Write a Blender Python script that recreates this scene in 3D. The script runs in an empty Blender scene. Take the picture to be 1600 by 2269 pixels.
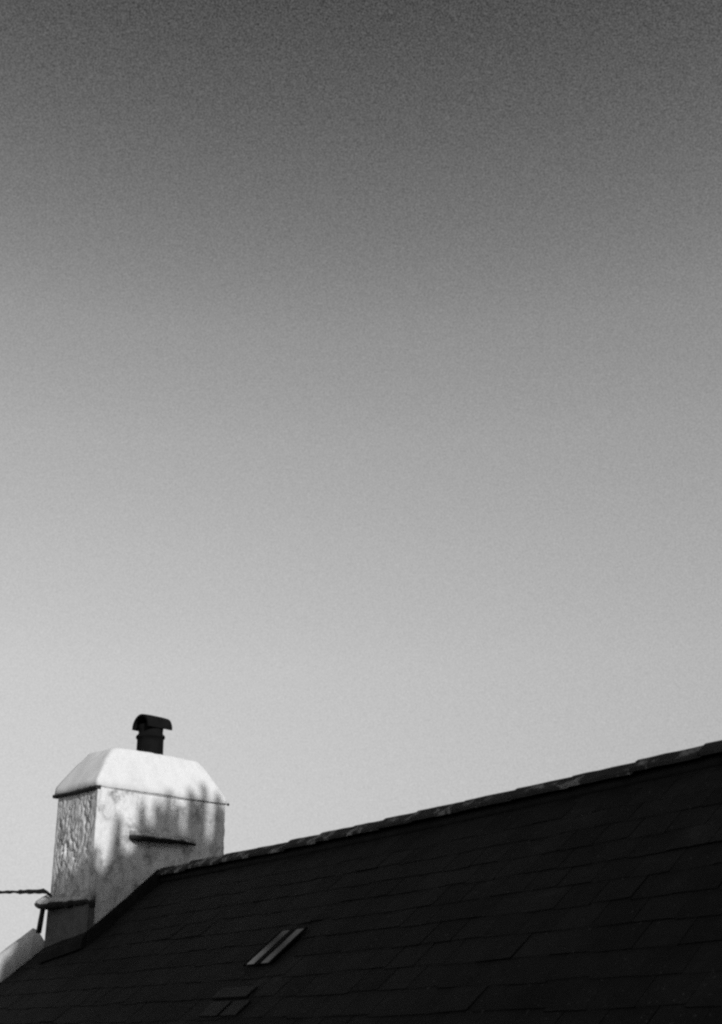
import bpy, bmesh, math, random
import numpy as np
from mathutils import Vector, Matrix, noise, kdtree

random.seed(7)
rng = np.random.default_rng(7)
sc = bpy.context.scene
COL = sc.collection

# ------------------------------------------------------------------ camera
CZ = 5.2                                   # eye height above the ground
PITCH = math.radians(23.41)
ROLL = 0.02
cam = bpy.data.cameras.new('camera')
cam.sensor_fit = 'HORIZONTAL'
cam.sensor_width = 24.0
cam.lens = 39.0
cam.clip_end = 3000
camo = bpy.data.objects.new('camera', cam)
camo.matrix_world = (Matrix.Translation((0, 0, CZ)) @ Matrix.Rotation(math.pi / 2 + PITCH, 4, 'X')
                     @ Matrix.Rotation(-ROLL, 4, 'Z'))
COL.objects.link(camo)
sc.camera = camo

# ------------------------------------------------------------------ sky, sun, exposure
SUN_AZ = math.radians(-57.0)               # maths angle from +X; behind the camera, a little to the right
SUN_EL = math.radians(22)
GRAIN = 1.9
world = bpy.data.worlds.new('World')
sc.world = world
world.use_nodes = True
nt = world.node_tree
bg = nt.nodes['Background']
sky = nt.nodes.new('ShaderNodeTexSky')
sky.sky_type = 'NISHITA'
sky.sun_disc = False
sky.sun_elevation = SUN_EL
sky.sun_rotation = math.pi / 2 - SUN_AZ
sky.air_density = 1.0
sky.dust_density = 0.5
bw = nt.nodes.new('ShaderNodeRGBToBW')     # black and white film
nt.links.new(sky.outputs[0], bw.inputs[0])
tc = nt.nodes.new('ShaderNodeTexCoord')
sep = nt.nodes.new('ShaderNodeSeparateXYZ')
nt.links.new(tc.outputs['Generated'], sep.inputs[0])
ramp = nt.nodes.new('ShaderNodeValToRGB')  # the film's response to the blue of a clear sky, by height
pts = [(0.0, .88), (.0976, .84), (.182, 1.16), (.272, 1.49), (.363, 1.66), (.449, 1.73), (.53, 1.60), (.603, 1.22),
       (.672, .90), (.731, .66), (1.0, .56)]
el = ramp.color_ramp.elements
while len(el) < len(pts):
    el.new(0.5)
for k, (p, v) in enumerate(pts):
    el[k].position = p
    el[k].color = (v / 2, v / 2, v / 2, 1)
nt.links.new(sep.outputs['Z'], ramp.inputs[0])
mul = nt.nodes.new('ShaderNodeMath')
mul.operation = 'MULTIPLY'
nt.links.new(bw.outputs[0], mul.inputs[0])
nt.links.new(ramp.outputs[0], mul.inputs[1])
dbl = nt.nodes.new('ShaderNodeMath')
dbl.operation = 'MULTIPLY'
dbl.inputs[1].default_value = 2.0
nt.links.new(mul.outputs[0], dbl.inputs[0])
shoulder = nt.nodes.new('ShaderNodeMath')  # the film's shoulder: nothing in the sky goes denser than this
shoulder.operation = 'MINIMUM'
shoulder.inputs[1].default_value = 6.3
nt.links.new(dbl.outputs[0], shoulder.inputs[0])
# the sky's tone is faintly uneven, fine as the film's grain, and fixed to the sky itself
gr = nt.nodes.new('ShaderNodeTexNoise')
gr.inputs['Scale'].default_value = 800.0
gr.inputs['Detail'].default_value = 1.0
nt.links.new(tc.outputs['Generated'], gr.inputs['Vector'])
gm = nt.nodes.new('ShaderNodeMath')
gm.operation = 'SUBTRACT'
gm.inputs[1].default_value = .5
nt.links.new(gr.outputs['Fac'], gm.inputs[0])
uneven = nt.nodes.new('ShaderNodeMath')
uneven.operation = 'MULTIPLY_ADD'
uneven.inputs[1].default_value = GRAIN
nt.links.new(gm.outputs[0], uneven.inputs[0])
nt.links.new(shoulder.outputs[0], uneven.inputs[2])
nt.links.new(uneven.outputs[0], bg.inputs[0])
bg.inputs[1].default_value = 0.1

sund = bpy.data.lights.new('sun', 'SUN')
sund.energy = 3.15
sund.angle = math.radians(0.53)
suno = bpy.data.objects.new('sun', sund)
sdir = Vector((math.cos(SUN_AZ) * math.cos(SUN_EL), math.sin(SUN_AZ) * math.cos(SUN_EL), math.sin(SUN_EL)))
suno.rotation_euler = sdir.to_track_quat('Z', 'Y').to_euler()
suno.location = sdir * 60
COL.objects.link(suno)

sc.view_settings.view_transform = 'Standard'
sc.view_settings.look = 'None'
sc.view_settings.gamma = 1.0
sc.view_settings.use_curve_mapping = False
sc.view_settings.exposure = 0.0
sc.cycles.filter_width = 2.4
sc.cycles.use_denoising = False
sc.cycles.max_bounces = 6

# ------------------------------------------------------------------ helpers
def setp(o, label=None, cat=None, group=None, kind=None):
    if label: o['label'] = label
    if cat: o['category'] = cat
    if group: o['group'] = group
    if kind: o['kind'] = kind
    return o

def link(name, me, mat=None, parent=None):
    o = bpy.data.objects.new(name, me)
    COL.objects.link(o)
    if mat is not None:
        me.materials.append(mat)
    if parent is not None:
        o.parent = parent
    return o

def mesh(name, verts, faces, smooth=False):
    me = bpy.data.meshes.new(name)
    me.from_pydata([tuple(v) for v in verts], [], faces)
    me.update()
    bm = bmesh.new(); bm.from_mesh(me)
    bmesh.ops.recalc_face_normals(bm, faces=bm.faces)
    bm.to_mesh(me); bm.free()
    if smooth:
        me.polygons.foreach_set('use_smooth', [True] * len(me.polygons))
    return me

def fbm(p, o=4):
    return noise.fractal(Vector(p), 1.0, 2.0, o, noise_basis='PERLIN_ORIGINAL')

def box_vf(P, ex, ey, ez):
    """box spanning from P along three vectors"""
    P = Vector(P)
    v = [P, P + ex, P + ex + ey, P + ey, P + ez, P + ex + ez, P + ex + ey + ez, P + ey + ez]
    return v, [(0, 3, 2, 1), (4, 5, 6, 7), (0, 1, 5, 4), (1, 2, 6, 5), (2, 3, 7, 6), (3, 0, 4, 7)]

def loft(rings, closed_ends=True):
    n = len(rings[0]); v = [p for r in rings for p in r]; f = []
    for i in range(len(rings) - 1):
        for j in range(n):
            a = i * n + j; b = i * n + (j + 1) % n
            f.append((a, b, b + n, a + n))
    if closed_ends:
        f.append(tuple(range(n))[::-1]); f.append(tuple(range((len(rings) - 1) * n, len(rings) * n)))
    return v, f

def tube(path, radii, seg=10, twist=None):
    rings = []
    for i, p in enumerate(path):
        t = (path[min(i + 1, len(path) - 1)] - path[max(i - 1, 0)]).normalized()
        a = t.cross(Vector((0, 0, 1)))
        if a.length < 1e-3: a = t.cross(Vector((1, 0, 0)))
        a.normalize(); b = a.cross(t).normalized()
        ring = []
        for k in range(seg):
            th = 2 * math.pi * k / seg
            r = radii[i]
            if twist: r *= 1 + .22 * math.cos(2 * th + twist * i)
            ring.append(p + a * math.cos(th) * r + b * math.sin(th) * r)
        rings.append(ring)
    return loft(rings)

# ------------------------------------------------------------------ materials
def mat(name, build):
    m = bpy.data.materials.new(name)
    m.use_nodes = True
    n = m.node_tree
    b = n.nodes['Principled BSDF']
    build(n, b)
    return m

def N_(n, t, **kw):
    x = n.nodes.new(t)
    for k, v in kw.items():
        setattr(x, k, v)
    return x

def coords(n, scale=(1, 1, 1)):
    t = N_(n, 'ShaderNodeNewGeometry')
    mp = N_(n, 'ShaderNodeMapping')
    mp.inputs['Scale'].default_value = scale
    n.links.new(t.outputs['Position'], mp.inputs[0])
    return mp.outputs[0]

def noisef(n, vec, scale, detail=5, rough=.6):
    t = N_(n, 'ShaderNodeTexNoise')
    t.inputs['Scale'].default_value = scale
    t.inputs['Detail'].default_value = detail
    t.inputs['Roughness'].default_value = rough
    n.links.new(vec, t.inputs['Vector'])
    return t.outputs['Fac']

def rampf(n, fac, stops):
    r = N_(n, 'ShaderNodeValToRGB')
    e = r.color_ramp.elements
    while len(e) < len(stops):
        e.new(.5)
    for k, (p, v) in enumerate(stops):
        e[k].position = p
        e[k].color = (v, v, v, 1)
    n.links.new(fac, r.inputs[0])
    return r.outputs[0]

def mult(n, a, b):
    m = N_(n, 'ShaderNodeMix', data_type='RGBA', blend_type='MULTIPLY')
    m.inputs[0].default_value = 1.0
    n.links.new(a, m.inputs[6]); n.links.new(b, m.inputs[7])
    return m.outputs[2]

def mixf(n, fac, a, b):
    m = N_(n, 'ShaderNodeMix', data_type='RGBA')
    n.links.new(fac, m.inputs[0])
    n.links.new(a, m.inputs[6]); n.links.new(b, m.inputs[7])
    return m.outputs[2]

def bump(n, b, fac, strength, dist=.02):
    x = N_(n, 'ShaderNodeBump')
    x.inputs['Strength'].default_value = strength
    x.inputs['Distance'].default_value = dist
    n.links.new(fac, x.inputs['Height'])
    n.links.new(x.outputs[0], b.inputs['Normal'])

def flat(v, rough=.8, spec=.25, var=.25, scale=14, bs=.4):
    def f(n, b):
        vec = coords(n)
        c = rampf(n, noisef(n, vec, scale), [(.3, v * (1 - var)), (.7, v * (1 + var))])
        n.links.new(c, b.inputs['Base Color'])
        b.inputs['Roughness'].default_value = rough
        b.inputs['Specular IOR Level'].default_value = spec
        bump(n, b, noisef(n, vec, scale * 5), bs, .01)
    return f

def wash(top, mottle, streak, bs=.35, pits=0.0):
    """weathered limewash: mottled, with vertical dirt streaks"""
    def f(n, b):
        v1 = coords(n)
        c = rampf(n, noisef(n, v1, 5.5, 7, .68), [(.34, top * (1 - mottle)), (.5, top)])
        s = rampf(n, noisef(n, coords(n, (1, 1, .22)), 11, 5, .6), [(.36, 1 - streak), (.56, 1.0)])
        g = rampf(n, noisef(n, v1, 45, 4, .7), [(.3, .88), (.6, 1.0)])
        col = mult(n, mult(n, c, s), g)
        if pits:
            k = rampf(n, noisef(n, coords(n, (1, 1, .55)), 24, 5, .65), [(.35, 1 - pits), (.46, 1.0)])
            col = mult(n, col, k)
        n.links.new(col, b.inputs['Base Color'])
        b.inputs['Roughness'].default_value = .92
        b.inputs['Specular IOR Level'].default_value = .15
        bump(n, b, noisef(n, v1, 60, 6, .7), bs, .008)
    return f

def slate_mat(n, b):
    vec = coords(n)
    oi = N_(n, 'ShaderNodeObjectInfo')
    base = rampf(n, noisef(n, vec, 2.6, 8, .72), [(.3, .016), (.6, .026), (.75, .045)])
    rnd = rampf(n, oi.outputs['Random'], [(0, .85), (1, 1.15)])
    spots = rampf(n, noisef(n, vec, 38, 3, .6), [(.66, 0), (.73, 1)])
    lich = N_(n, 'ShaderNodeRGB'); lich.outputs[0].default_value = (.09, .09, .09, 1)
    n.links.new(mixf(n, spots, mult(n, base, rnd), lich.outputs[0]), b.inputs['Base Color'])
    b.inputs['Roughness'].default_value = .75
    b.inputs['Specular IOR Level'].default_value = .03
    bump(n, b, noisef(n, vec, 55, 6, .7), .5, .006)

def ridge_mat(n, b):
    vec = coords(n)
    oi = N_(n, 'ShaderNodeObjectInfo')
    base = rampf(n, noisef(n, vec, 7, 6, .7), [(.3, .03), (.65, .055)])
    spots = rampf(n, noisef(n, vec, 6.5, 5, .62), [(.535, 0), (.60, 1)])
    lich = rampf(n, noisef(n, vec, 40, 4, .7), [(.3, .12), (.65, .32)])
    n.links.new(mixf(n, spots, base, lich), b.inputs['Base Color'])
    b.inputs['Roughness'].default_value = .85
    b.inputs['Specular IOR Level'].default_value = .08
    bump(n, b, noisef(n, vec, 50, 6, .7), .6, .01)

def glass_mat(n, b):
    b.inputs['Base Color'].default_value = (.02, .02, .02, 1)
    b.inputs['Roughness'].default_value = .12
    b.inputs['Specular IOR Level'].default_value = .13
    bump(n, b, noisef(n, coords(n), 9, 2, .5), .08, .01)

M = {
    'wash_face': mat('limewash', wash(.80, .60, .16)),
    'wash_rough': mat('weathered_limewash', wash(.78, .42, .3, .5, .45)),
    'wash_cap': mat('smooth_limewash', wash(.77, .07, .06, .25)),
    'mortar': mat('lime_mortar', wash(.6, .55, .4, .6)),
    'cope': mat('limewashed_coping', wash(.76, .25, .2, .4)),
    'slate': mat('slate', slate_mat),
    'ridge': mat('ridge_clay', ridge_mat),
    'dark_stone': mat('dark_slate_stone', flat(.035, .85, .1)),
    'pot': mat('sooty_clay', flat(.009, .8, .03, .3, 9)),
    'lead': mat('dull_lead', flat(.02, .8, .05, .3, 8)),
    'panel': mat('slate_hung_panel', flat(.12, .8, .1, .25, 10)),
    'iron': mat('black_iron', flat(.025, .6, .3)),
    'rope': mat('tarred_rope', flat(.014, .9, .05, .4, 40)),
    'dim_glass': mat('dirty_glass', flat(.023, .6, .05)),
    'glass': mat('old_glass', glass_mat),
    'wall': mat('render_wall', wash(.7, .15, .15)),
    'grass': mat('grass', flat(.09, .95, .1, .4, 3)),
    'leaf': mat('cypress_foliage', flat(.06, .8, .2, .3, 2)),
    'bark': mat('bark', flat(.1, .9, .1, .4, 12)),
}

# ------------------------------------------------------------------ ground
gv, gf, n = [], [], 40
for i in range(n + 1):
    for j in range(n + 1):
        x = (i / n * 2 - 1); y = (j / n * 2 - 1)
        x = math.copysign(abs(x) ** 2.2, x) * 1500; y = math.copysign(abs(y) ** 2.2, y) * 1500
        gv.append((x, y, .25 * fbm((x * .05, y * .05, 3)) - .1 if max(abs(x), abs(y)) < 1200 else -.1))
for i in range(n):
    for j in range(n):
        a = i * (n + 1) + j
        gf.append((a, a + n + 1, a + n + 2, a + 1))
setp(link('ground', mesh('ground', gv, gf, True), M['grass']), kind='structure')

# ------------------------------------------------------------------ house frame of reference
Z = Vector((0, 0, 1))
A = Vector((-2.7188, 12.0, 2.2358 + CZ))          # near top corner of the chimney stack
u = Vector((.67402, .73871, 0))                    # along the wide chimney face
v = Vector((-.73871, .67402, 0))                   # along its narrow face
E0 = Vector((-2.1360, 12.6387, 1.4798 + CZ))       # where the ridge meets the chimney
d = Vector((-.59249, .80558, 0))                   # along the ridge, away from the camera
e = Vector((.80558, .59249, 0))                    # horizontally up the front slope
RP = math.radians(38)
CP, SP = math.cos(RP), math.sin(RP)
NF = Vector((-e.x * SP, -e.y * SP, CP))            # normal of the front slope
NB = Vector((e.x * SP, e.y * SP, CP))
DR, DL = -9.7, 1.03                                # right and left end of the roof along d
QE = 5.7                                           # slope length
QN = 1.05                                          # where the roof steps in beside the chimney
DROP = .10                                         # deck below the ridge line

def sag(dd):
    t = min(1, max(0, (-dd) / 8.5))
    return -.028 * math.sin(math.pi * t)

def F(dd, q, o=0.0):                               # a point on the front slope
    return E0 + d * dd + Z * (sag(dd) * max(0, 1 - q / 4)) - e * (q * CP) - Z * (q * SP) + NF * o

def B(dd, q, o=0.0):
    return E0 + d * dd + Z * (sag(dd) * max(0, 1 - q / 4)) + e * (q * CP) - Z * (q * SP) + NB * o

house = bpy.data.objects.new('slate_roofed_house', None)
COL.objects.link(house)
setp(house, 'old house with dark slate roof and tall whitewashed chimney stack', 'house')
house.location = (E0.x, E0.y, 0)
bpy.context.view_layer.update()
HINV = Matrix.Translation((-E0.x, -E0.y, 0))

def part(name, me, m, parent=None, label=None, kind=None):
    """mesh data in world coordinates -> child of the house (or of one of its parts)"""
    me.transform(HINV)
    o = link(name, me, m, parent or house)
    if label: o['label'] = label
    if kind: o['kind'] = kind
    return o

# walls
def wall_ring():
    vs, fs = [], []
    corners = [F(DR + .15, QE - .35, -.25), F(DL + .1, QE - .35, -.25), B(DL + .1, QE - .35, -.25), B(DR + .15, QE - .35, -.25)]
    low = [Vector((c.x, c.y, -.3)) for c in corners]
    vs = corners + low
    fs = [(0, 4, 5, 1), (2, 6, 7, 3)]
    # right gable
    ap = F(DR + .15, .2, -.25)
    vs.append(ap); fs.append((3, 7, 4, 0, 8))
    # left gable, stepped in beside the chimney
    s1 = F(DL + .1, QN, -.25); s2 = B(DL + .1, QN, -.25)
    vs += [s1, s2]
    fs.append((1, 5, 6, 2, 10, 9))
    return mesh('wall', vs, fs)
part('wall', wall_ring(), M['wall'])

# roof deck (both slopes)
def deck():
    vs, fs = [], []
    def quad(fn, d0, d1, q0, q1):
        b = len(vs)
        for o in (-DROP, -DROP - .08):
            vs.extend([fn(d0, q0, o), fn(d1, q0, o), fn(d1, q1, o), fn(d0, q1, o)])
        fs.extend([(b, b + 1, b + 2, b + 3), (b + 7, b + 6, b + 5, b + 4)] +
                  [(b + i, b + 4 + i, b + 4 + (i + 1) % 4, b + (i + 1) % 4) for i in range(4)])
    for fn in (F, B):
        k = 10
        for i in range(k):
            quad(fn, DR + (0.3 - DR) * i / k, DR + (.3 - DR) * (i + 1) / k, .07, QE)
        quad(fn, .3, DL + .05, QN + .02, QE)
    return mesh('roof', vs, fs)
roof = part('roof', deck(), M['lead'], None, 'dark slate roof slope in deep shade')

# slates -----------------------------------------------------------
GAUGE, SW, SLEN, STH = .205, .27, .43, .005
tilt = .005
def slate_spec():
    out = []
    nq = int(QE / GAUGE) + 1
    for r in range(nq):
        q1 = r * GAUGE + GAUGE                     # lower edge
        x = DR + (SW / 2 if r % 2 else 0)
        while x < DL + .02:
            w = SW * random.uniform(.988, 1.0)
            x1 = min(x + w, DL + .02)
            if not (x > .12 and q1 < QN + .15) and x1 - x > .06:
                out.append((x, x1, q1 + random.uniform(-.012, .012), random.uniform(0, .0015) + (.006 if random.random() < .03 else 0), random.uniform(-.003, .003)))
            x += SW
    return out

GL0, GL1, GQ0, GQ1 = -4.26, -3.91, 1.32, 1.73         # the two glass slates
def slate_geo(fn, s, side=1):
    x0, x1, q1, lift, tw = s
    q0 = max(q1 - SLEN, .06)
    top = -DROP + .004
    dz = lambda x, q: top + (q - q0) / SLEN * (tilt + .006) + lift * (q - q0) / SLEN + tw * (x - (x0 + x1) / 2) / SW
    g = .0006
    vs = []
    for o in (STH, 0):
        for (x, q) in ((x0 + g, q0), (x1 - g, q0), (x1 - g, q1), (x0 + g, q1)):
            vs.append(fn(x, q, dz(x, q) + o))
    return vs
SF = [(0, 1, 2, 3), (7, 6, 5, 4), (0, 4, 5, 1), (1, 5, 6, 2), (2, 6, 7, 3), (3, 7, 4, 0)]

specs = slate_spec()
camp = Vector((0, 0, CZ))
fwd = Vector((0, math.cos(PITCH), math.sin(PITCH)))
upv = Vector((0, -math.sin(PITCH), math.cos(PITCH)))
rt2 = Vector((math.cos(ROLL), 0, 0)) - upv * math.sin(ROLL)
up2 = upv * math.cos(ROLL) + Vector((1, 0, 0)) * math.sin(ROLL)
def in_view(p):
    r = p - camp
    z = r.dot(fwd)
    return z > .5 and abs(r.dot(rt2) / z) < 800 / 2600 * 1.02 and abs(r.dot(up2) / z) < 1134 / 2600 * 1.02
inv = [s for s in specs if in_view(F((s[0] + s[1]) / 2, s[2], 0))]
inv.sort(key=lambda s: (F((s[0] + s[1]) / 2, s[2]) - camp).length)
single = set(id(s) for s in inv[:300])

proto_cache = {}
rest_v, rest_f = [], []
for s in specs:
    if s[0] < GL1 and s[1] > GL0 and GQ0 + .02 < s[2] < GQ1 + .08 and id(s) in single:
        single.discard(id(s))
for s in specs:
    vs = slate_geo(F, s)
    if id(s) in single:
        c = (vs[0] + vs[1] + vs[2] + vs[3]) / 4
        ax = (vs[1] - vs[0]); ay = (vs[0] - vs[3])
        X = ax.normalized(); Yv = (ay - X * ay.dot(X)).normalized(); Zv = X.cross(Yv)
        key = random.randrange(6)
        L = round((ay.length) / .02) * .02
        W = ax.length
        kk = (key, round(L, 2))
        if kk not in proto_cache:
            r2 = random.Random(key * 17 + int(L * 100))
            pv = []
            for zz in (0, -STH):
                for (a, b) in ((-.5, .5), (.5, .5), (.5, -.5), (-.5, -.5)):
                    pv.append((a * SW * .96 + r2.uniform(-.002, .002), b * L + (r2.uniform(-.006, .006) if b < 0 else 0), zz))
            # a nibbled lower edge
            pv2 = pv[:]
            me = bpy.data.meshes.new('slate')
            me.from_pydata(pv2, [], SF); me.update()
            bm = bmesh.new(); bm.from_mesh(me); bmesh.ops.recalc_face_normals(bm, faces=bm.faces); bm.to_mesh(me); bm.free()
            me.materials.append(M['slate'])
            proto_cache[kk] = me
        o = bpy.data.objects.new('slate', proto_cache[kk])
        COL.objects.link(o)
        o.parent = roof
        R3 = Matrix((X, Yv, Zv)).transposed().to_4x4()
        o.matrix_local = HINV @ Matrix.Translation(c) @ R3 @ Matrix.Diagonal((W / SW / .96, 1, 1, 1))
    else:
        b = len(rest_v)
        rest_v += vs
        rest_f += [tuple(i + b for i in f) for f in SF]
for s in slate_spec():
    vs = slate_geo(B, s)
    b = len(rest_v)
    rest_v += vs
    rest_f += [tuple(i + b for i in f) for f in SF]
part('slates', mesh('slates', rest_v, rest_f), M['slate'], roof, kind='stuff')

# glass slates, a little proud of the courses
def pane(d0, d1, q0, q1, lift, name='glass_slate', m='glass', th=.008, parent=roof, o0=0.0):
    vs = [F(x, q, lift + o0 * (q1 - q) / (q1 - q0) + z) for z in (0, -th) for (x, q) in ((d0, q0), (d1, q0), (d1, q1), (d0, q1))]
    return part(name, mesh(name, vs, SF), M[m], parent)
for (a, b) in ((-4.055, -3.935), (-4.240, -4.125)):
    pane(a, b, 1.34, 1.71, -.056)
pane(-4.125, -4.055, 1.33, 1.72, -.052, 'glazing_bar', 'pot', .012)
pane(-3.935, -3.915, 1.33, 1.72, -.052, 'glazing_bar', 'pot', .012)
pane(-4.260, -4.240, 1.33, 1.72, -.052, 'glazing_bar', 'pot', .012)
# a low, dull roof light further down the slope
pane(-4.40, -3.95, 1.95, 2.055, -.058, 'roof_light_sash', 'dim_glass', .012, roof, -.004)
pane(-4.26, -4.02, 2.09, 2.23, -.064, 'glass_slate', 'dim_glass', .008)
pane(-4.50, -4.30, 2.09, 2.23, -.064, 'glass_slate', 'dim_glass', .008)

# ridge tiles --------------------------------------------------------
def ridge_tile(x0, x1, r):
    rings = []
    k = 5
    hw = .092
    jit = r.uniform(-.006, .006)
    for i in range(k + 1):
        x = x0 + (x1 - x0) * i / k
        t = i / k                                    # 0 = right end (near camera), 1 = left end
        lift = .004 + .010 * t + jit + .003 * fbm((x * 9, r.random(), 0))
        prof = []
        for (o_, a) in ((0, 0), (-.022, 1)):
            pp = []
            for sgn, w in ((-1, 1), (-1, .55), (-1, .22), (0, 0), (1, .22), (1, .55), (1, 1)):
                ww = hw * w
                z = -ww * math.tan(math.radians(36)) * (1 if w > .25 else .75)
                pp.append(E0 + d * x + e * (sgn * ww) + Z * (sag(x) + z + lift + o_))
            prof += pp if a == 0 else pp[::-1]
        rings.append(prof)
    vs, fs = loft(rings)
    return mesh('ridge_tile', vs, fs)
rt_ = random.Random(3)
joints = [-.02, -.66, -1.346, -1.92, -2.488, -2.98, -3.457, -3.88, -4.3, -4.852, -5.407, -5.952, -6.518, -7.049, -7.6, -8.15, -8.7, -9.25, -9.75]
for a, b in zip(joints[:-1], joints[1:]):
    part('ridge_tile', ridge_tile(b, a + .025, rt_), M['ridge'], roof)
# bedding mortar under the tiles, squeezed out in lumps
for sgn, fn in ((1, F), (-1, B)):
    rings = []
    for i in range(240):
        x = -.05 + (DR + .05 + .05 - .05) * i / 239
        w = .012 * (1 + .8 * fbm((x * 5, sgn, 2)))
        o1 = -DROP + .035
        rings.append([fn(x, .06, o1 - .03), fn(x, .06, o1 + .03), fn(x, .11 + w * .6, o1 + .005 + .3 * w), fn(x, .13 + w, o1 - .03)])
    vs, fs = loft(rings)
    part('bedding_mortar', mesh('bedding_mortar', vs, fs, True), M['lead'], roof)

# raised gable coping ---------------------------------------------------
def coping(fn, q0, q1):
    rings = []
    n = 60
    for i in range(n + 1):
        q = q0 + (q1 - q0) * i / n
        j = lambda k: .010 * fbm((q * 4, k * 3.1, 5)) 
        prof = [(DL, -.2), (DL, .07), (DL + .025, .115), (DL + .09, .14), (DL + .16, .12), (DL + .19, .07), (DL + .19, -.2)]
        rings.append([fn(x + j(k), q, o + j(k + 9)) for k, (x, o) in enumerate(prof)])
    vs, fs = loft(rings)
    return mesh('gable_coping', vs, fs, True)
part('gable_coping', coping(F, QN - .01, QE), M['cope'], roof, 'whitewashed coping along the gable edge')
part('gable_coping', coping(B, QN - .01, QE), M['cope'], roof)

# ------------------------------------------------------------------ chimney stack
SL, SWD = 1.695, .70                                  # plan size of the stack
def stack_mesh():
    s0, s1, t0, t1 = 0.0, SL, 0.0, SWD
    per = []
    def edge(a, b, n, nrm):
        for i in range(n):
            f = i / n
            per.append((a[0] + (b[0] - a[0]) * f, a[1] + (b[1] - a[1]) * f, nrm, f))
    edge((s0, t0), (s1, t0), 100, (0, -1))
    edge((s1, t0), (s1, t1), 44, (1, 0))
    edge((s1, t1), (s0, t1), 60, (0, 1))
    edge((s0, t1), (s0, t0), 64, (-1, 0))
    n = len(per)
    ztop, zbot, nz = .01, -2.1, 130
    rings = []
    for k in range(nz + 1):
        z = ztop + (zbot - ztop) * k / nz
        ring = []
        for i, (s, t, nm, f) in enumerate(per):
            nx, ny = nm
            if f == 0:                                 # corner: mean of the two face normals
                pm = per[i - 1][2]
                nx, ny = (nx + pm[0]) * .5, (ny + pm[1]) * .5
            rough = .0115 if nm == (-1, 0) else (.010 if nm == (0, -1) else .02)
            if nm == (-1, 0):
                fade = min(1, (1 - f) * 9, f * 9 + .3)
                rough *= .35 + .65 * fade
            p = Vector((s * 1.0, t * 1.0, z))
            big = fbm((s * 5.5, t * 5.5, z * 2.6 + 4), 3)
            fine = fbm((s * 30, t * 30, z * 15 + 9), 4)
            if nm == (-1, 0):
                rough *= min(1.9, max(.25, .9 + 1.9 * fbm((t * 3.3, 2.2, z * 2.0 + 1), 3)))
            dsp = rough * (.35 * big + .65 * fine)
            if nm == (-1, 0):
                pit = fbm((t * 30 + z * 5.0, 5.5, z * 13), 4)
                dsp -= .06 * max(0, pit - .16) * fade * (rough / .017) * .6
                crack = abs(fbm((t * 4.2, 8.5, z * 2.2), 3))
                dsp -= .014 * max(0, 1 - crack / .05) * fade
            ring.append(A + u * (s + nx * dsp) + v * (t + ny * dsp) + Z * z)
        rings.append(ring)
    vs, fs = loft(rings)
    return mesh('chimney_stack', vs, fs, True)
stack_me = stack_mesh()
stack = part('chimney_stack', stack_me, M['wash_face'], None, 'whitewashed chimney stack with tree shadow on its lower half')

stack_me.materials.append(M['wash_rough'])
for pl in stack_me.polygons:
    if pl.normal.dot(-u) > .72: pl.material_index = 1

def cpart(name, me, m, label=None):
    return part(name, me, m, stack, label)

# coping cap: a hipped block with softened shoulders
def cap_mesh():
    S0, S1, T0, T1 = -.018, 1.714, -.008, .765
    IS, IT = .285, .16
    prof = [(-.004, .02), (0, 0), (.05, 0), (.075, .03), (.15, .19), (.23, .38), (.31, .57), (.38, .76), (.42, .89), (.445, .97), (.458, 1.08), (.466, 1.3), (.472, 1.9)]
    rings = []
    for (h, q) in prof:
        a0, a1, b0, b1 = S0 + IS * q, S1 - IS * q, T0 + IT * q, T1 - IT * q
        if b1 - b0 < .06:
            c = (b0 + b1) / 2; b0, b1 = c - .03, c + .03
        rad = .012 + .03 * min(1, q)
        ring = []
        def side(pa, pb, n):
            for i in range(n):
                f = (i + .5) / n
                ring.append((pa[0] + (pb[0] - pa[0]) * f, pa[1] + (pb[1] - pa[1]) * f))
        side((a0 + rad, b0), (a1 - rad, b0), 40)
        ring.append((a1 - rad * .3, b0 + rad * .3))
        side((a1, b0 + rad), (a1, b1 - rad), 16)
        ring.append((a1 - rad * .3, b1 - rad * .3))
        side((a1 - rad, b1), (a0 + rad, b1), 40)
        ring.append((a0 + rad * .3, b1 - rad * .3))
        side((a0, b1 - rad), (a0, b0 + rad), 16)
        ring.append((a0 + rad * .3, b0 + rad * .3))
        out = []
        for (s, t) in ring:
            w = .009 * fbm((s * 3, t * 3, h * 3 + 7), 4) + .003 * fbm((s * 16, t * 16, h * 16), 3)
            if h < .06 and s < S0 + .1:
                w += .010 * fbm((s * 22, t * 22, h * 22 + 3), 3)
            cs, ct = s - (S0 + S1) / 2, t - (T0 + T1) / 2
            L = math.hypot(cs, ct) + 1e-6
            out.append(A + u * (s + w * cs / L) + v * (t + w * ct / L) + Z * (h + w))
        rings.append(out)
    vs, fs = loft(rings)
    return mesh('chimney_cap', vs, fs, True)
cpart('chimney_cap', cap_mesh(), M['wash_cap'], 'smooth white hipped cap on the chimney')

# dark strip standing in for the cap overhang's shade at the narrow end and a thin wire along the wide face
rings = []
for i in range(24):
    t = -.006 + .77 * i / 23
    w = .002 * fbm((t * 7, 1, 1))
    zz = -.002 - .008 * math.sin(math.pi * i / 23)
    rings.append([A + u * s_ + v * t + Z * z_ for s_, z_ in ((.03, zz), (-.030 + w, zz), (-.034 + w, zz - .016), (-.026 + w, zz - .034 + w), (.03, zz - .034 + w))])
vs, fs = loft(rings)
cpart('cap_shade_strip', mesh('cap_shade_strip', vs, fs), M['dark_stone'])
path = [A + u * (-.03 + 1.755 * i / 30) + v * (-.014) + Z * (-.008 - .008 * math.sin(math.pi * i / 30)) for i in range(31)]
vs, fs = tube(path, list(np.linspace(.0016, .0036, 31)), 6)
cpart('wire', mesh('wire', vs, fs, True), M['iron'])
path = [A + u * (1.712 + .008 * i) + v * (-.014) + Z * -.008 for i in range(5)]
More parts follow.
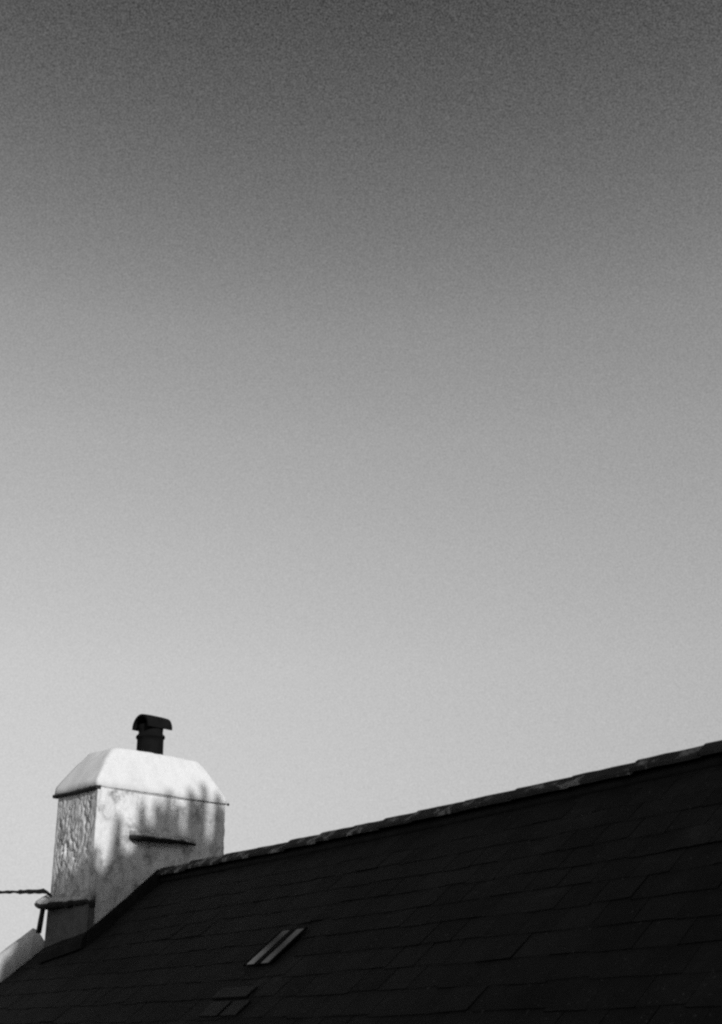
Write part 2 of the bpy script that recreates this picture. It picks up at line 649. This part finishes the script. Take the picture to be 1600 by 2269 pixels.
vs, fs = tube(path, [.006, .014, .016, .013, .004], 8)
cpart('wire_end', mesh('wire_end', vs, fs, True), M['iron'])

# drip stone on the wide face: slate slab with a mortar fillet on top
def ledge(s0, s1, n, outf, zf, th, fill, axis):
    slab, fil = [], []
    for i in range(n + 1):
        f = i / n
        s = s0 + (s1 - s0) * f
        o_ = outf(f) * (1 + .16 * fbm((s * 7, 4, axis * 5)))
        z = zf(f) + (.012 + .012 * axis) * fbm((s * 6, 1, axis * 3))
        t_ = th * (1 + .4 * fbm((s * 8, 2, axis))) * (1 if axis else min(1, 1.15 - .75 * f))
        hf = fill * (1 + (.45 + .35 * axis) * fbm((s * 9, 7, axis * 2)))
        def P(out, zz):
            if axis == 0: return A + u * s + v * (-out) + Z * zz
            return A + v * s + u * (-out) + Z * zz
        slab.append([P(-.04, z), P(o_, z - .004), P(o_ + .004, z - t_ * .5), P(o_ - .012, z - t_), P(-.04, z - t_ - .006)])
        fil.append([P(-.04, z - .004), P(o_ * .93, z - .006), P(o_ * .95, z + .012), P(o_ * .55, z + hf * .55), P(.012, z + hf), P(-.04, z + hf)])
    return slab, fil
slab, fil = ledge(.415, 1.295, 44, lambda f: .11 * min(1, f * 16 + .3, (1 - f) * 3 + .1), lambda f: -.462 - .006 * f, .036, .05, 0)
vs, fs = loft(slab); cpart('drip_stone', mesh('drip_stone', vs, fs), M['dark_stone'], 'dark drip stone on the wide chimney face')
vs, fs = loft(fil); cpart('mortar_fillet', mesh('mortar_fillet', vs, fs, True), M['mortar'])
# and a longer one near the foot of the narrow face
slab, fil = ledge(-.03, .70, 44, lambda f: .03 + .15 * f, lambda f: -1.105, .050, .085, 1)
vs, fs = loft(slab); cpart('drip_stone', mesh('drip_stone', vs, fs), M['dark_stone'], 'dark drip stone at the foot of the narrow chimney face')
vs, fs = loft(fil); cpart('mortar_fillet', mesh('mortar_fillet', vs, fs, True), M['mortar'])

# dark slate-hung panel below it, lead flashings, iron post
vs, fs = box_vf(A + u * .05 + v * -.012 + Z * -1.62, u * -.075, v * .715, Z * .50)
vs[7] = vs[7] - v * .012; vs[6] = vs[6] - v * .012
cpart('slate_panel', mesh('slate_panel', vs, fs), M['panel'])
def flashing(P0, P1, nrm, h, name='flashing'):
    n = 20; rings = []
    for i in range(n + 1):
        p = P0 + (P1 - P0) * i / n
        dd = (p - E0).dot(d); ee = (p - E0).dot(e)
        base = E0.z + ee * math.tan(RP) if ee < 0 else E0.z - ee * math.tan(RP)
        hh = h * (1 + .25 * fbm((p.x * 3, p.y * 3, 0)))
        b = Vector((p.x, p.y, base))
        rings.append([b + nrm * .004 + Z * hh, b + nrm * .018 + Z * (hh - .004), b + nrm * .022 + Z * (.0),
                      b + nrm * .055 + Z * (nrm.dot(e) * .055 * math.tan(RP) + .008), b + nrm * .055 - Z * .12, b + nrm * .004 - Z * .12])
    vs, fs = loft(rings)
    cpart(name, mesh(name, vs, fs), M['lead'])
flashing(A + v * -.006 + u * -.03, A + v * -.006 + u * .80, -v, .035)
flashing(A + u * -.028 + v * -.02, A + u * -.028 + v * .70, -u, .03)
path = [A - u * .1 + v * (.655 + .045 * f) + Z * (-1.12 - .26 * f) for f in (0, .3, .6, 1)]
vs, fs = tube(path, [.026, .025, .027, .027], 12)
cpart('iron_post', mesh('iron_post', vs, fs, True), M['iron'])

# chimney pot with a half round hood
PS, PT = .925, .40
def lathe(prof, seg=40):
    rings = []
    for (r, z) in prof:
        rings.append([A + u * (PS + r * math.cos(2 * math.pi * k / seg)) + v * (PT + r * math.sin(2 * math.pi * k / seg)) + Z * z for k in range(seg)])
    return loft(rings)
vs, fs = lathe([(.150, .38), (.149, .45), (.146, .62), (.146, .668), (.156, .674), (.162, .69), (.156, .706), (.142, .716), (.134, .73), (.136, .77), (.142, .82), (.12, .82), (.12, .42)])
pot = cpart('chimney_pot', mesh('chimney_pot', vs, fs, True), M['pot'], 'sooty round chimney pot with half round hood')
HS, HR, HT = .955, .150, .022
rings = []
for i in range(13):
    s = HS - .18 + .335 * i / 12
    ring = []
    bul = 1 - .03 * (abs(i - 6) / 6) ** 3
    for r in (HR * bul, HR * bul - HT):
        rng_ = range(0, 25) if r == HR * bul else range(24, -1, -1)
        for k in rng_:
            th = math.pi * (k / 24) * 1.04 - .02 * math.pi
            ring.append(A + u * s + v * (PT + r * math.cos(th)) + Z * (.785 + r * math.sin(th)))
    rings.append(ring)
vs, fs = loft(rings)
cpart('pot_hood', mesh('pot_hood', vs, fs), M['pot'])

# ------------------------------------------------------------------ cable to the left
P0 = A - u * .05 + v * .60 + Z * -1.035
P1 = A - u * .12 + v * .66 + Z * -.985
P2 = Vector((-3.955, 12.30, 1.245 + CZ))
path, rad = [P0], [.010]
path.append(P0.lerp(P1, .5) + Z * .012); rad.append(.016)
path.append(P1 + Z * .004); rad.append(.026)
n = 780
for i in range(1, n):
    f = i / n * 14.0
    p = P1 + (P2 - P1) * f
    p = p + Z * (.0015 * math.sin(i * 1.1) + .006 * fbm((f * 4, 0, 1))) + Z * (.012 * f * (f - 1) * .15)
    path.append(p)
    rad.append(.0145 * (1 + .22 * fbm((f * 6, 3, 0)) + .17 * math.sin(f * 41)) + (.007 if f < .35 else 0))
vs, fs = tube(path, rad, 10)
setp(link('cable', mesh('cable', vs, fs, True), M['rope']), 'dark twisted cable tied to the foot of the chimney', 'cable')

# ------------------------------------------------------------------ the cypress row behind the camera
SH = Vector((math.cos(SUN_AZ), math.sin(SUN_AZ), 0))
LAT = Vector((-SH.y, SH.x, 0))
LA = A.dot(LAT)
DIST = 13.0                                  # from the chimney to the row
def row_point(lat, back=0.0):
    p = A + SH * (DIST + back)
    p = p + LAT * (lat - LA)
    return Vector((p.x, p.y, 0))

def leaves(c, ax1, ax2, size, rg):
    """n leaf sprays as quads: c (n,3)"""
    n = len(c)
    w = size[:, None] * .5
    return np.stack([c - ax1 * w - ax2 * w * 2, c + ax1 * w - ax2 * w * 2, c + ax1 * w * .6 + ax2 * w * 2, c - ax1 * w * .6 + ax2 * w * 2], 1)

def quad_mesh(name, q):
    n = len(q)
    me = bpy.data.meshes.new(name)
    me.vertices.add(n * 4); me.loops.add(n * 4); me.polygons.add(n)
    me.vertices.foreach_set('co', q.reshape(-1).astype(np.float32))
    me.loops.foreach_set('vertex_index', np.arange(n * 4, dtype=np.int32))
    me.polygons.foreach_set('loop_start', np.arange(0, n * 4, 4, dtype=np.int32))
    me.update(calc_edges=True)
    return me

def rand_axes(n, rg, upness=1.0):
    a = rg.normal(size=(n, 3)); a /= np.linalg.norm(a, axis=1)[:, None]
    b = rg.normal(size=(n, 3)) * .5 + np.array([0, 0, upness])
    b -= a * (a * b).sum(1)[:, None]
    b /= np.linalg.norm(b, axis=1)[:, None]
    return a, b

def cypress(lat, back, H, R, label, spires, seed):
    rg = np.random.default_rng(seed)
    base = row_point(lat, back)
    root = bpy.data.objects.new('cypress_tree', None)
    COL.objects.link(root)
    root.location = base
    setp(root, label, 'tree', 'cypress row behind the viewpoint')
    # trunk with limbs
    vs, fs = [], []
    def add(vf):
        b = len(vs); vs.extend(vf[0]); fs.extend(tuple(i + b for i in f) for f in vf[1])
    add(tube([Vector((.06 * math.sin(z * .5), .05 * math.cos(z * .4), z)) for z in np.linspace(-.3, H - .6, 14)], list(np.linspace(.26, .03, 14)), 9))
    for k in range(26):
        z = 1.2 + (H - 2.5) * k / 26
        th = k * 2.4
        L = R * .75 * (1 - .55 * (z / H) ** 2)
        add(tube([Vector((0, 0, z)), Vector((math.cos(th) * L * .5, math.sin(th) * L * .5, z + .2 * L)), Vector((math.cos(th) * L, math.sin(th) * L, z + .75 * L))], [.045, .03, .01], 5))
    link('trunk', mesh('trunk', vs, fs, True), M['bark'], root)
    # crown: dense, its top following the uneven line of the row
    Q = []
    for (n, zlo, s0, s1) in ((24000, 1.0, .09, .08), (15000, H - 3.2, .05, .05)):
        th = rg.random(n) * 2 * math.pi
        rr = R * np.sqrt(rg.random(n)) * (1 + .10 * np.sin(th * 5 + seed))
        x, y = rr * np.cos(th), rr * np.sin(th)                       # x along the row, y away from the house
        top = np.interp(lat + x, ENV_X, ENV_H) + CZ + (y + back) * math.tan(SUN_EL) - .12 * np.abs(y)
        z = zlo + (top - zlo) * rg.random(n) ** .8
        x = x * np.clip((z - .4) / 1.6, .25, 1); y = y * np.clip((z - .4) / 1.6, .25, 1)
        c = np.array(LAT)[None] * x[:, None] + np.array(SH)[None] * y[:, None]
        c[:, 2] = z
        a1, a2 = rand_axes(n, rg, 1.2)
        sz = s0 + s1 * rg.random(n)
        c[:, 2] -= sz
        Q.append(leaves(c, a1, a2, sz, rg))
    # upright leading shoots
    lat_v = np.array(LAT)
    for (dl, db, ztop, ln, rad_) in spires:
        m = int(620 * ln * rad_ / .05)
        f = rg.random(m)
        zz = ztop - ln * f
        rad2 = rad_ * np.clip(f * 2.0 + .15, 0, 1) * np.sqrt(rg.random(m))
        th = rg.random(m) * 2 * math.pi
        o = lat_v[None] * dl + np.array(SH)[None] * db
        c = np.stack([rad2 * np.cos(th), rad2 * np.sin(th), zz], 1) + o
        a1, a2 = rand_axes(m, rg, 2.0)
        Q.append(leaves(c, a1, a2, .03 + .025 * rg.random(m), rg))
    link('crown', quad_mesh('crown', np.concatenate(Q)), M['leaf'], root)
    return root

def spire(lat0, lat, h, rad_, ln=1.0):
    return (lat - lat0, 0.0, h + CZ - (20 - DIST) * math.tan(SUN_EL), ln, rad_ * 1.35)

# the uneven top line of the row: distance along it, height above the eye
ENV = [(1.5, 7.9), (3.3, 8.7), (3.78, 9.05), (3.9, 9.35), (4.1, 9.66), (4.17, 9.6), (4.24, 9.64), (4.34, 9.52), (4.44, 9.60), (4.53, 9.84),
       (4.60, 9.70), (4.68, 9.70), (4.80, 9.98), (4.92, 9.9), (5.0, 10.12), (5.25, 10.16), (5.33, 9.98), (5.40, 10.16), (5.54, 10.2), (5.6, 10.14), (5.65, 9.98), (5.70, 10.1), (5.79, 10.2), (5.9, 10.2),
       (6.5, 10.6), (7.3, 10.5), (8.6, 11.0), (10, 11.0)]
ENV_X = [p[0] for p in ENV]; ENV_H = [p[1] - (20 - DIST) * math.tan(SUN_EL) for p in ENV]
SP3 = [(2.5, 8.6, .07), (3.1, 8.9, .06), (3.5, 9.1, .06)]
SP4 = [(3.98, 9.42, .06), (4.10, 9.72, .05), (4.27, 9.70, .05), (4.52, 10.04, .05), (4.80, 10.21, .05), (4.87, 10.05, .04)]
SP5 = [(4.99, 10.34, .045), (5.06, 10.24, .06), (5.13, 10.46, .035), (5.25, 10.34, .06), (5.42, 10.56, .045), (5.50, 10.44, .05),
       (5.60, 10.68, .035), (5.79, 10.60, .045), (5.88, 10.46, .05), (6.2, 10.6, .06)]
SP6 = [(6.7, 10.9, .06), (7.1, 10.8, .07), (7.6, 10.9, .06)]
SP7 = [(8.0, 11.2, .06), (8.5, 11.4, .07), (9.0, 11.3, .06)]
for lat, back, H, R, label, sp, seed in (
        (2.75, .3, 8.5, 1.25, 'shortest cypress of the row, at its left end', SP3, 11),
        (4.30, .0, 9.6, 1.05, 'cypress second from the left end of the row', SP4, 12),
        (5.60, .1, 10.1, 1.10, 'middle cypress whose spiky top shades the chimney face', SP5, 13),
        (7.10, .2, 10.5, 1.20, 'cypress second from the right end of the row', SP6, 14),
        (8.60, .3, 11.0, 1.25, 'tallest cypress of the row, at its right end', SP7, 15)):
    cypress(lat, back, H + CZ - (20 - DIST) * math.tan(SUN_EL), R, label, [spire(lat, *p) for p in sp], seed)

# unseen tree copies added past both ends of the row to cut sky light
trees = [o for o in bpy.data.objects if o.name.startswith('cypress_tree')]
for lat, src, nth in ((1.2, 0, 'first'), (-.3, 1, 'second'), (-1.9, 0, 'third'), (-3.5, 1, 'fourth'),
                      (10.1, 3, 'first'), (11.6, 4, 'second'), (13.1, 3, 'third'), (14.7, 4, 'fourth')):
    t = trees[src]
    c = t.copy()
    COL.objects.link(c)
    c.location = row_point(lat, .3 if lat > 5 else 3.5)
    c.rotation_euler = (0, 0, lat * 1.7)
    c['label'] = nth + ' dark cypress added to cut sky light beyond the ' + ('tallest tree' if lat > 5 else 'shortest tree')
    for ch in t.children:
        k = ch.copy()
        COL.objects.link(k)
        k.parent = c
